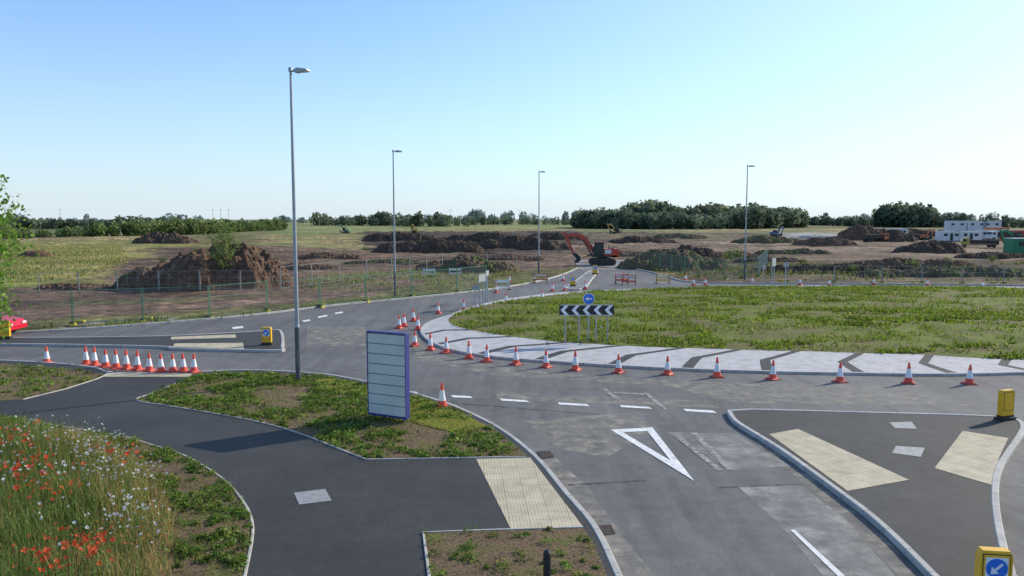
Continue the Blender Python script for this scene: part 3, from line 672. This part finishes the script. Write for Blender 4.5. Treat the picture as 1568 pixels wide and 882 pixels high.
def bushes(name,uv,cs):
    Ps=[];Cs=[];Sz=[]
    for u,v,hpx in uv:
        x,y=S(u,v); h=hpx/F*y; n=260; p=rng.normal(size=(n,3))*.5; p/=np.maximum(1,np.linalg.norm(p,axis=1))[:,None]
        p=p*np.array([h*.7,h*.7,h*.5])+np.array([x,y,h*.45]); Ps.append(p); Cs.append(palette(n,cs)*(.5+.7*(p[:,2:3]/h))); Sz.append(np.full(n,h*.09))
    leafobj(name,np.vstack(Ps),np.concatenate(Sz),np.vstack(Cs))
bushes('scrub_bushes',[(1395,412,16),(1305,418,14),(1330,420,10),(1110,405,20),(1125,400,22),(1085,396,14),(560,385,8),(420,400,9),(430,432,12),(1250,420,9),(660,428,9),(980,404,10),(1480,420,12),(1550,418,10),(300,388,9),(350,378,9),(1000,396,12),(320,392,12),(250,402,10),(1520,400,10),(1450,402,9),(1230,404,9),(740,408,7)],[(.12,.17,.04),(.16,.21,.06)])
# ------------------------------------------------------------------ machines
def excavator(loc,rz,paint,s=1,name='excavator',pose=0):
    mb=MB()
    st=[(-1.7,.45),(-1.55,.12),(-1.2,0),(1.2,0),(1.55,.12),(1.7,.45),(1.55,.78),(1.2,.9),(-1.2,.9),(-1.55,.78)]
    for y in (-1.15,.6): mb.prism(st,y,y+.55,'track'); 
    for y in (-1.17,1.16):
        for x in (-1.2,-.4,.4,1.2): mb.cyl((x,y-.01,.42),(x,y+.02,.42),.22,.22,'dark',12)
    mb.box((0,0,.6),(1.6,1.3,.5),'dark'); mb.cyl((0,0,.85),(0,0,1.08),.7,.7,'dark',20)
    mb.box((-.2,0,1.2),(3.1,2.4,.24),'dark')
    mb.prism([(-2.1,1.2),(-1.9,1.05),(-1.2,1.05),(-1.2,2.15),(-1.9,2.15),(-2.1,1.9)],-1.2,1.2,paint)
    mb.box((-.65,.0,1.75),(1.1,2.38,.85),paint); mb.box((.35,-.75,1.65),(1.3,.85,.65),paint)
    mb.box((-.6,-1.2,1.8),(.8,.03,.5),'dark'); mb.box((-.6,1.2,1.8),(.8,.03,.5),'offw'); mb.box((-1.2,0,2.2),(.5,1.2,.1),'dark'); mb.cyl((-.8,.5,2.1),(-.8,.5,2.6),.07,.07,'dark')
    mb.prism([(-.05,1.3),(1.15,1.3),(1.35,1.9),(1.1,2.95),(-.05,3.0)],.2,1.15,'dark')
    mb.prism([(.05,1.9),(1.2,1.95),(1.0,2.82),(.05,2.86)],.17,.2,'glass'); mb.prism([(.05,1.9),(1.2,1.95),(1.0,2.82),(.05,2.86)],1.15,1.18,'glass')
    mb.box((1.24,.67,2.35),(.04,.8,.85),'glass',ry=-.25); mb.box((.5,.67,3.02),(1.2,.95,.06),paint)
    def beam(pts,w,k,y=-.12):
        for (x0,z0,t0),(x1,z1,t1) in zip(pts[:-1],pts[1:]):
            dx,dz=x1-x0,z1-z0;l=math.hypot(dx,dz);nx_,nz_=-dz/l,dx/l
            mb.prism([(x0+nx_*t0,z0+nz_*t0),(x1+nx_*t1,z1+nz_*t1),(x1-nx_*t1,z1-nz_*t1),(x0-nx_*t0,z0-nz_*t0)],y-w/2,y+w/2,k)
    beam([(.9,1.5,.2),(2.3,3.4,.3),(3.2,3.95,.26),(4.7,3.9,.16)],.34,paint)
    beam([(5.0,4.3,.12),(4.7,3.8,.22),(3.7,1.5,.12)],.28,paint)
    mb.cyl((1.3,.12,1.3),(2.5,.12,3.2),.07,.07,'dark'); mb.cyl((1.3,-.36,1.3),(2.5,-.36,3.2),.07,.07,'dark')
    mb.cyl((2.9,-.12,4.25),(4.9,-.12,4.3),.07,.05,'galv'); mb.cyl((4.5,-.12,3.3),(3.6,-.12,1.9),.06,.05,'galv')
    mb.prism([(3.8,1.55),(3.5,1.6),(2.9,1.2),(2.8,.7),(3.1,.35),(3.6,.3),(3.45,.6),(3.35,.9),(3.75,1.3)],-.55,.35,'dark')
    return mb.obj(name,loc,rz,s)
x,y=S(922,406); excavator((x,y,0),math.pi,'red',1.0)
for u,v,k,s,rz in ((530,357,'grn',.8,2.8),(634,357,'yelm',.9,1.9),(945,359,'yelm',.9,3.6),(1187,362,'blum',.8,.5),(1362,366,'orangem',.8,2.8),(1415,366,'orangem',.8,.4),(1560,380,'grn',.9,3.3)):
    x,y=S(u,v); excavator((x,y,float(hfun(np.array(x),np.array(y)))),rz,k,s)
def truck(u,v,rz,cab='offw',body='offw',s=1,name='lorry',H_=2.6):
    mb=MB()
    mb.box((-1,0,.85),(7.4,.9,.25),'dark')
    mb.prism([(2.9,.6),(4.9,.6),(4.9,1.7),(4.6,2.8),(2.9,2.85)],-1.2,1.2,cab); mb.box((4.78,0,2.2),(.06,2.1,.8),'glass',ry=-.26)
    for yy in (-1.21,1.21): mb.box((4.0,yy,2.15),(1.0,.02,.65),'glass')
    mb.box((-1.1,0,1.1+H_/2),(7.4,2.45,H_),body)
    for i in range(8): 
        for yy in (-1.24,1.24): mb.box((-4.5+i*.97,yy,1.1+H_/2),(.08,.05,H_),body)
    for wx in (4.0,-2.4,-3.6):
        for yy in (-1.2,.9): mb.cyl((wx,yy,.5),(wx,yy+.3,.5),.5,.5,'black',16)
    x,y=S(u,v); mb.obj(name,(x,y,0),rz,s)
truck(1340,370,.4,'orangem','track',.8,'dump_truck',1.3);truck(1385,369,2.9,'orangem','track',.75,'dump_truck',1.2);truck(1535,368,3.3,'offw','track',.9,'dump_truck',1.5);truck(1530,365,.1,'red','orangem',.9);truck(1500,379,2.7,'yelm','track',.7,'dump_truck',1.2);truck(1310,364,.2,'offw','offw',.6)
truck(1430,362,.2,'blum','track',.8,'dump_truck',1.2)
def container(u,v,k,rz,name='site_cabin',h=2.5):
    mb=MB(); mb.box((0,0,h/2+.1),(6,2.4,h),k)
    for i in range(13): mb.box((-2.8+i*.46,-1.22,h/2+.1),(.12,.05,h-.2),k)
    mb.box((0,0,.08),(5.8,2.2,.16),'dark'); mb.box((0,0,h+.13),(6.1,2.5,.08),'offw')
    for z in ([1.7] if h<4 else [1.7,4.2]): mb.box((-1.5,-1.24,z),(1,.04,.7),'glass'); mb.box((1.5,-1.24,z),(1,.04,.7),'glass')
    mb.box((.1,-1.24,1.15),(.8,.04,1.9),'dark')
    x,y=S(u,v); mb.obj(name,(x,y,0),rz)
container(1568,388,'grn',.1); container(1375,362,'offw',.2); container(1550,366,'red',.1); container(1340,361,'track',.1)
for u,v in ((1452,369),(1482,369),(1511,366)): container(u,v,'offw',.05)
for u in (1462,1492,1515): container(u,363,'offw',0,h=5.2)
mb=MB()
mb.prism([(-2.1,.35),(-2.15,.8),(-1.7,.95),(1.0,.98),(1.9,.82),(2.1,.6),(2.1,.35)],-.88,.88,'carred')
mb.prism([(-1.8,.95),(-1.3,1.42),(.2,1.45),(1.05,.97)],-.75,.75,'glass'); mb.prism([(-1.35,1.40),(-1.2,1.48),(.1,1.5),(.3,1.42)],-.72,.72,'carred')
for wx in (-1.3,1.3):
    for yy in (-.9,.7): mb.cyl((wx,yy,.32),(wx,yy+.2,.32),.32,.32,'black',20); mb.cyl((wx,yy-.01,.32),(wx,yy+.21,.32),.18,.18,'galv',12)
mb.box((2.1,-.6,.66),(.06,.35,.12),'offw');mb.box((2.1,.6,.66),(.06,.35,.12),'offw')
x,y=S(-37,515); mb.obj('red_car',(x,y,0),.05,bevel=.03)
# ------------------------------------------------------------------ trees
def tree(name,x,y,H_,zc,rx,rz_,nleaf,lsize,cs,trunk=.07,limbs=16,spread=.17):
    mb=MB(); P=Vector((x,y,0)); cur=P; k=8
    for i in range(k):
        nx_=P+Vector((random.uniform(-.06,.06)*H_*.2,random.uniform(-.06,.06)*H_*.2,H_*.95*(i+1)/k)); mb.cyl(cur,nx_,trunk*(1-i/k*.9),trunk*(1-(i+1)/k*.9),'bark',8); cur=nx_
    tips=[]
    for i in range(limbs):
        z0=zc-rz_+2*rz_*(i/limbs)*.85; a=i*2.4; f=math.sqrt(max(.05,1-((z0+.2*rz_-zc)/rz_)**2)); L=rx*f*random.uniform(.6,1.1)
        p0=Vector((x,y,max(z0,H_*.12))); p1=p0+Vector((math.cos(a)*L,math.sin(a)*L,L*.8)); pm=(p0+p1)/2-Vector((0,0,L*.08))
        mb.cyl(p0,pm,trunk*.35,trunk*.22,'bark',6); mb.cyl(pm,p1,trunk*.22,trunk*.06,'bark',6); tips+=[p1,pm,p0*.25+p1*.75]
    o=mb.obj(name)
    tips=np.array([tuple(t) for t in tips]); idx=rng.integers(0,len(tips),nleaf); p=tips[idx]+rng.normal(size=(nleaf,3))*rx*spread
    V,C_=leafquads(p,lsize*(.7+.6*rng.random(nleaf)),palette(nleaf,cs)); lo_=np_mesh('crown',V,[np.arange(nleaf*4).reshape(nleaf,4)],C_,M['leaf'])
    lo_.parent=o
x,y=S(345,441); tree('young_roadside_tree',x,y,5.9,3.6,1.1,2.3,2000,.08,[(.17,.24,.06),(.21,.27,.08)],.06,20,.15)
tree('young_birch_tree',-14.55,20,7.8,4.8,1.7,2.4,9500,.06,[(.14,.27,.03),(.2,.33,.05)],.08,36,.13)
def woods(name,line,n,hmin,hmax,depth,cs,q_=120):
    P=[Vector(p) for p in line]; Ls=[(b-a).length for a,b in zip(P[:-1],P[1:])]; T=sum(Ls); VV=[];CC=[]
    for i in range(n):
        s=random.random()*T; j=0
        while s>Ls[j] and j<len(Ls)-1: s-=Ls[j]; j+=1
        b=P[j]+(P[j+1]-P[j])*(s/Ls[j]); k_=noise.noise((b.x/45,b.y/45,3.3))
        h=(hmin+(hmax-hmin)*random.random()**1.4)*(1+.75*k_); yy=b.y+random.uniform(0,depth)
        z0=float(hfun(np.array(b.x),np.array(yy)))-.3; w=h*random.uniform(.45,.95)
        d_=rng.normal(size=(q_,3)); d_/=np.linalg.norm(d_,axis=1)[:,None]; r=.6+.45*rng.random((q_,1))
        p=d_*r*np.array([w*.62,w*.62,h*.5])+np.array([b.x,yy,z0+h*.5]); k=p[:,2]>z0; p=p[k]
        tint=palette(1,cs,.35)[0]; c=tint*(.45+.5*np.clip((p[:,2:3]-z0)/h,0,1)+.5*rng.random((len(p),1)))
        v,c=leafquads(p,h*.12,c); VV.append(v);CC.append(c)
    V=np.vstack(VV);C_=np.vstack(CC)
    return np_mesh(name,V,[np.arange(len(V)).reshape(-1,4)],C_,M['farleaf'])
D=[(.14,.18,.11),(.18,.21,.12),(.11,.15,.095)]; D2_haze=[(.19,.24,.22),(.22,.27,.24)]  # distance haze put into leaf colours: bluer and paler, second set most
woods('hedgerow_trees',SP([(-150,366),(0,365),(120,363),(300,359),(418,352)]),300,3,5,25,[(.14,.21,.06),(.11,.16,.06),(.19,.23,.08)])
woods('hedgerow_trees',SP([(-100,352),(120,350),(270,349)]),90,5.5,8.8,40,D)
woods('distant_woodland',SP([(-300,344),(100,343.5),(300,344)]),60,7,13,60,D2_haze)
woods('distant_treeline',SP([(300,341.5),(420,341),(480,342)]),26,4,9,60,D2_haze)
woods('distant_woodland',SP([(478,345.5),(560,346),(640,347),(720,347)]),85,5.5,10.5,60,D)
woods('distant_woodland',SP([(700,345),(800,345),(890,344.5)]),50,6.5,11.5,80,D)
woods('distant_woodland',SP([(620,341.5),(900,341)]),50,9,17,100,D2_haze)
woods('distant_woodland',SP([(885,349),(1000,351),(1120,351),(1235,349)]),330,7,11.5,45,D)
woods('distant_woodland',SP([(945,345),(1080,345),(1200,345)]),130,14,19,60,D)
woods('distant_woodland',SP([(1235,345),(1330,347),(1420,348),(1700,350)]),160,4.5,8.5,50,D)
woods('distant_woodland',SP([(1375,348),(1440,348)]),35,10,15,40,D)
woods('distant_treeline',SP([(1200,342),(1400,342),(1800,342)]),80,6,13,80,D2_haze)
for i,(u,d_,hp) in enumerate(((690,3600,46),(795,3600,44),(887,3400,46))):
    x=(u-784)/F*d_; mb=MB(); mb.cyl((0,0,0),(0,0,hp),.9,.6,'offw',8); mb.box((0,0,hp),(2,4,2),'offw')
    for k in range(3):
        a=i+k*2.094; mb.cyl((0,-2.2,hp),(math.sin(a)*18,-2.2,hp+math.cos(a)*18),.6,.2,'offw',6)
    mb.obj('wind_turbine',(x,d_,0))
for u in (95,328,340,352):
    d_=700; x=(u-784)/F*d_; mb=MB(); mb.cyl((0,0,0),(0,0,15),.18,.12,'galvd',6); mb.box((0,0,14),(2.4,.2,.2),'galvd'); mb.obj('telegraph_pole',(x,d_,0))
# ------------------------------------------------------------------ light & camera
el=math.radians(27); az=math.radians(57)
w=bpy.data.worlds.new('World'); sc.world=w; w.use_nodes=True; nt=w.node_tree; bg=nt.nodes['Background']
sk=N(nt,'ShaderNodeTexSky',sky_type='NISHITA'); sk.sun_disc=False; sk.sun_elevation=el; sk.sun_rotation=az; sk.air_density=1.0; sk.dust_density=.5; sk.ozone_density=1.5
skc=mix(nt,1.0,sk.outputs[0],(.86,1.15,1.50),'MULTIPLY')
# pale haze towards the horizon and around the sun (summer haze layer)
gen=coord(nt,'Generated'); sep=N(nt,'ShaderNodeSeparateXYZ'); nt.links.new(gen,sep.inputs[0])
def mth(op,a,b=None):
    n_=N(nt,'ShaderNodeMath',operation=op)
    for i,x in enumerate((a,b)):
        if x is None: continue
        if isinstance(x,(int,float)): n_.inputs[i].default_value=x
        else: nt.links.new(x,n_.inputs[i])
    return n_.outputs[0]
zc=mth('MAXIMUM',sep.outputs[2],0.0); hz_=mth('MULTIPLY',mth('POWER',2.718,mth('MULTIPLY',zc,-8.0)),.88)
sd=(math.sin(az)*math.cos(el),math.cos(az)*math.cos(el),math.sin(el))
dt=N(nt,'ShaderNodeVectorMath',operation='DOT_PRODUCT'); nt.links.new(gen,dt.inputs[0]); dt.inputs[1].default_value=sd
gl=mth('MULTIPLY',mth('POWER',mth('MAXIMUM',dt.outputs['Value'],0.0),4.0),.62)
fin=mix(nt,gl,skc,(5.6,6.2,6.6))
fin=mix(nt,hz_,fin,(4.9,5.6,6.25))
nt.links.new(fin,bg.inputs[0]); bg.inputs[1].default_value=.15
sun=bpy.data.lights.new('sun','SUN'); sun.energy=5.0; sun.angle=math.radians(.5); sun.color=(1,.92,.76)
so=bpy.data.objects.new('sun',sun); sc.collection.objects.link(so)
so.rotation_euler=Vector(sd).to_track_quat('Z','Y').to_euler()
cam=bpy.data.cameras.new('camera'); cam.lens=36*F/1568; cam.sensor_width=36; cam.clip_end=12000; cam.clip_start=.1
cob=bpy.data.objects.new('camera',cam); cob.location=(0,0,HC); cob.rotation_euler=(math.pi/2-TH,0,0); sc.collection.objects.link(cob); sc.camera=cob
sc.view_settings.view_transform='Standard'; sc.view_settings.look='None'; sc.view_settings.exposure=0
